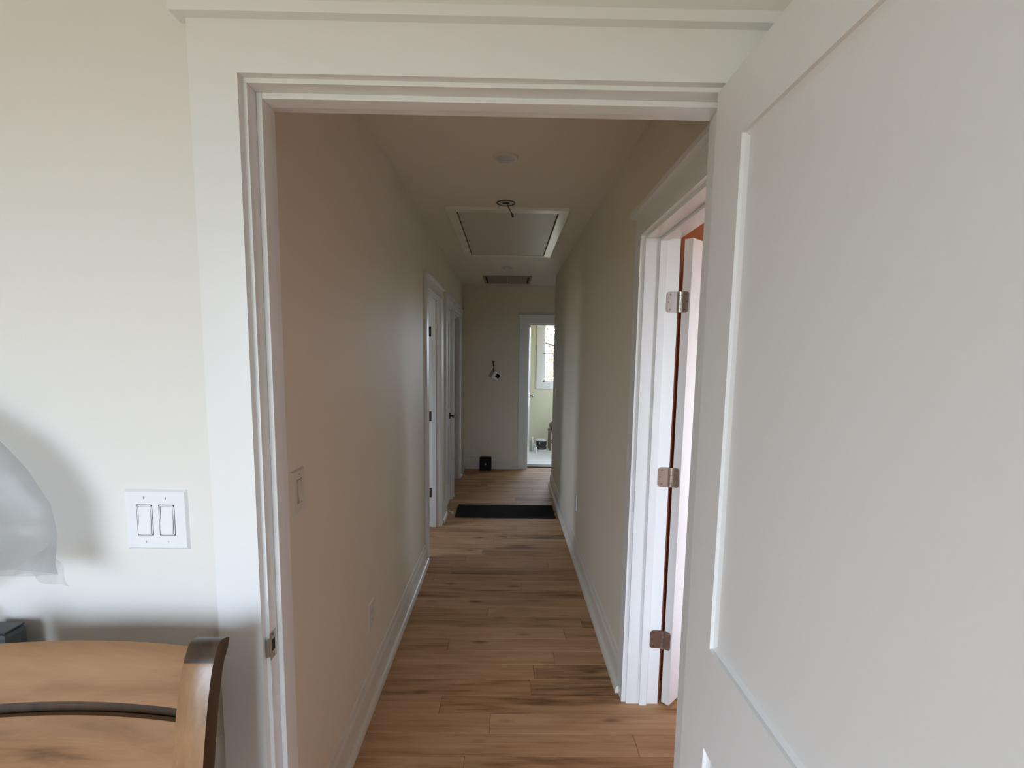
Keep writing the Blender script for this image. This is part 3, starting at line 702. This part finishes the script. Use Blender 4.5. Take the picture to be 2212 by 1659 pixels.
# ------------------------------------------------------------------ outside the end window
def tree(x, y, h, seed, label):
    random.seed(seed)
    t = thing('autumn_tree', (x, y, -.5), label, 'tree', 'trees outside the end window')
    bm = bmesh.new(); tube(bm, spline([(x, y, -.5), (x+.05, y, .6), (x-.05, y+.1, 1.6), (x+.1, y, h)]), [.11*(1-.75*i/18) for i in range(19)], 10); tr = obj('trunk', bm, 'bark', t, smooth=True)
    tips = []
    for k in range(16):
        z = .3+k*(h-.4)/16; a = random.uniform(0, 6.28); L = random.uniform(.8, 1.7)
        p = [Vector((x, y, z)), Vector((x+math.cos(a)*L*.5, y+math.sin(a)*L*.5, z+.25)), Vector((x+math.cos(a)*L, y+math.sin(a)*L, z+.35+random.uniform(-.2, .4)))]
        s = spline(p, 5); bm = bmesh.new(); tube(bm, s, [.030*(1-.8*i/len(s)) for i in range(len(s))], 6); obj('branch', bm, 'bark', t); tips += s[3:]
    vs, fs = [], []
    for k in range(4500):
        c = random.choice(tips)+Vector((random.gauss(0, .22), random.gauss(0, .22), random.gauss(0, .20)))
        a = Vector((random.gauss(0, 1), random.gauss(0, 1), random.gauss(0, 1))).normalized(); b = a.orthogonal().normalized(); q = random.uniform(.03, .07)
        i = len(vs); vs += [c-a*q, c-b*q*.55, c+a*q, c+b*q*.55]; fs.append((i, i+1, i+2, i+3))
    me = bpy.data.meshes.new('leaves'); me.from_pydata([tuple(v) for v in vs], [], fs); me.materials.append(M['leaf'])
    o = bpy.data.objects.new('leaves', me); C.objects.link(o); attach(o, t); o['kind'] = 'stuff'
tree(1.60, 16.5, 4.6, 3, 'nearer yellow autumn tree seen through the end window')
tree(2.75, 20.5, 5.6, 5, 'farther yellow autumn tree behind the nearer one')

# ------------------------------------------------------------------ dining chair
random.seed(11)
CHX, CHY = -.770, .80
CH = thing('dining_chair', (CHX, CHY, 0), 'brown wooden ladder-back dining chair standing against the bright wall', 'chair')
# spine of the back posts: (y, z)
spine = [(.865, 0), (.815, .25), (.790, .46), (.806, .62), (.835, .78), (.858, .88), (.878, .94), (.896, .966)]
def yz_at(z):
    for (ya, za), (yb, zb) in zip(spine, spine[1:]):
        if za <= z <= zb: return ya+(yb-ya)*(z-za)/(zb-za)
    return spine[-1][0]
def post(sx):
    bm = bmesh.new(); pts = spline([(0, y, z) for y, z in spine], 6); secs = []
    hw = .027
    for i, p in enumerate(pts):
        d = (pts[min(i+1, len(pts)-1)]-pts[max(i-1, 0)]).normalized(); nrm = Vector((0, d.z, -d.y))   # towards +y (back)
        hd = .019
        x0 = CHX+sx*.222
        # a leg that tapers at the foot, back scroll widening at the top
        k = min(1, .62+.38*min(1, p.z/.4)); w = hw*k; dd = hd*k
        x = x0
        secs.append([Vector((x-w, p.y, p.z))-nrm*dd, Vector((x+w, p.y, p.z))-nrm*dd, Vector((x+w, p.y, p.z))+nrm*dd, Vector((x-w, p.y, p.z))+nrm*dd])
    # rolled top: arc from the last section backwards
    p = pts[-1]; d = (pts[-1]-pts[-2]).normalized(); nrm = Vector((0, d.z, -d.y)); x0 = CHX+sx*.222
    cpt = p+nrm*.019
    for q in range(1, 7):
        a = math.radians(q*14)
        f = cpt-nrm*.038*math.cos(a)+d*.038*math.sin(a)*.55
        bk = cpt+nrm*.0+d*.001*q
        secs.append([Vector((x0-hw, f.y, f.z)), Vector((x0+hw, f.y, f.z)), Vector((x0+hw, bk.y, bk.z)), Vector((x0-hw, bk.y, bk.z))])
    loft(bm, secs); return bm
for sx in (-1, 1):
    o = obj('back_post', post(sx), 'chair_post', CH, bevel=.002, smooth=True)
    o.data.materials.append(M['chair_dark'])       # darker brown on the outer and inner edges and on the scroll
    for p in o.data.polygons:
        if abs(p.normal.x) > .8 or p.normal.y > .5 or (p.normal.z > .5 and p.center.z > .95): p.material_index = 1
def slat(z0, z1, sag=.013, t=.018, crown=.004, roll_top=False):
    bm = bmesh.new(); secs = []; n = 24; x0, x1 = CHX-.200, CHX+.200
    for i in range(n+1):
        u = i/n*2-1; x = x0+(x1-x0)*i/n; off = sag*(1-u*u); cr = crown*(1-u*u)
        s = []
        prof = [(z0, -1), (z0+.25*(z1-z0), -1), (z0+.6*(z1-z0), -1), (z1-.020 if roll_top else z1-.002, -1)]
        if roll_top: prof += [(z1-.012, -.92), (z1-.004, -.45), (z1, .3)]
        else: prof += [(z1, -.8)]
        prof += [(z1-.004, 1), (z0, 1)]
        for z, sd in prof:
            zz = z+cr; s.append(Vector((x, yz_at(min(z, .965))+off+sd*t/2, zz)))
        secs.append(s)
    loft(bm, secs); return bm
for k, (a, b) in enumerate(((.878, .966), (.760, .854), (.642, .736), (.540, .618))):
    o = obj('slat', slat(a, b, roll_top=(k == 0)), 'chair', CH, smooth=True)
bm = bmesh.new(); secs = []
for i in range(25):
    u = i/24*2-1; x = CHX-.200+.400*i/24; off = .013*(1-u*u)+.0135
    secs.append([Vector((x, yz_at(z)+off+q, z)) for z, q in ((.56, 0), (.70, 0), (.80, 0), (.90, 0), (.90, .006), (.80, .006), (.70, .006), (.56, .006))])
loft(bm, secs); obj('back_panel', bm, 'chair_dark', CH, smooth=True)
# seat, front legs, rails
bm = bmesh.new(); secs = []
for i in range(13):
    u = i/12; y = .345+u*.44; hw = .25-.03*u-.02*(1-min(1, u*6))**2
    z = .462-.010*math.sin(math.pi*u)
    secs.append([Vector((CHX-hw, y, z-.028)), Vector((CHX+hw, y, z-.028)), Vector((CHX+hw, y, z)), Vector((CHX, y, z-.006)), Vector((CHX-hw, y, z))])
loft(bm, secs); obj('seat', bm, 'chair', CH, bevel=.004)
for sx in (-1, 1):
    bm = bmesh.new(); x = CHX+sx*.215; loft(bm, [[Vector((x-w, .375-w, z)), Vector((x+w, .375-w, z)), Vector((x+w, .375+w, z)), Vector((x-w, .375+w, z))] for z, w in ((0, .015), (.25, .019), (.434, .022))])
    obj('front_leg', bm, 'chair_post', CH, bevel=.003)
    obj('side_rail', B((CHX+sx*.215-.010, CHX+sx*.215+.010, .395, .785, .375, .432)), 'chair', CH, bevel=.002)
    obj('stretcher', B((CHX+sx*.215-.008, CHX+sx*.215+.008, .388, .815, .20, .225)), 'chair', CH, bevel=.002)
obj('front_rail', B((CHX-.195, CHX+.195, .365, .385, .375, .432)), 'chair', CH, bevel=.002)
obj('back_rail', B((CHX-.20, CHX+.20, .780, .800, .375, .432)), 'chair', CH, bevel=.002)

# ------------------------------------------------------------------ dark tote and plastic bundle behind the chair
TT = thing('storage_tote', (-1.33, .92, 0), 'dark grey storage tote under the plastic sheet at the left edge', 'tote')
bm = bmesh.new(); loft(bm, [[Vector((-1.33+sx*w, .92+sy*dd, z)) for sx, sy in ((-1, -1), (1, -1), (1, 1), (-1, 1))] for z, w, dd in ((0, .205, .105), (.93, .225, .115))]); obj('body', bm, 'tote', TT, bevel=.012)
obj('lid', B((-1.565, -1.095, .80, 1.040, .93, .968)), 'tote', TT, bevel=.008)
CN = thing('flat_carton', (-1.045, 1.03, 0), 'flat dark grey carton leaning on the wall behind the chair', 'carton')
bm = bmesh.new(); loft(bm, [[Vector((x, y+.02*(1-z/.935), z)) for x, y in ((-1.085, .985), (-1.012, .985), (-1.012, 1.035), (-1.085, 1.035))] for z in (0, .935)]); obj('body', bm, 'tote', CN, bevel=.010)
obj('flap', B((-1.083, -1.014, .988, 1.032, .935, .939)), 'tote', CN, bevel=.001)
PB = thing('plastic_bag', (-1.15, .94, .962), 'crumpled translucent plastic sheet bulging in from the left edge', 'plastic sheet')
random.seed(4)
def bag_surface(front):
    """bulging crumpled bag; u = 0..1 across (left to right), v = 0..1 bottom to top; the right outline follows the photo"""
    bm = bmesh.new(); rows_ = []; nu, nv = 44, 44
    out = [(0, -.868), (.06, -.872), (.25, -.862), (.42, -.870), (.62, -.905), (.8, -.955), (1, -1.05)]
    for k in range(nv+1):
        v = k/nv
        for (a, xa), (b, xb) in zip(out, out[1:]):
            if a <= v <= b: xr = xa+(xb-xa)*(v-a)/(b-a); break
        row = []
        for i in range(nu+1):
            u = i/nu; xl = -1.50+.17*v**2.2; x = xl+(xr-xl)*u
            z = 1.078+(.30+.05*math.sin(2.6*u))*v-.105*(1-v)**2*max(0, min(1, (.80-u)/.35))+.012*noise.noise(Vector((x*9, 1.7, v*3)))*v
            bul = math.sin(math.pi*u)**.6*math.sin(math.pi*min(1, .10+.90*v))**.7
            p = Vector((x*6, z*6, 3.1 if front else 9.7))
            n = noise.noise(p)*.040+abs(noise.noise(p*2.3))*.050+abs(noise.noise(p*5.1))*.018
            y = .958+(-1 if front else 1)*(.046*bul+n*.75*bul)
            row.append(Vector((x, min(y, 1.045), z)))
        rows_.append(row)
    sheet(bm, rows_); return bm
obj('front_film', bag_surface(True), 'film', PB, smooth=True)
obj('back_film', bag_surface(False), 'film', PB, smooth=True)
# loose corner flap pointing right
bm = bmesh.new(); rows_ = []
for k in range(13):
    v = k/12; row = []
    for i in range(17):
        u = i/16
        tip = Vector((-.838, .945, 1.060)); a0 = Vector((-.930, .93, 1.088)); a1 = Vector((-.868, .945, 1.150))
        base = a0.lerp(a1, v); p = base.lerp(tip, u**.8)
        p.y += .012*math.sin(u*9+v*3)*(1-u); p.z += .006*math.sin(u*7+v*5)*(1-u)
        row.append(p)
    rows_.append(row)
sheet(bm, rows_); obj('flap', bm, 'film', PB, smooth=True)
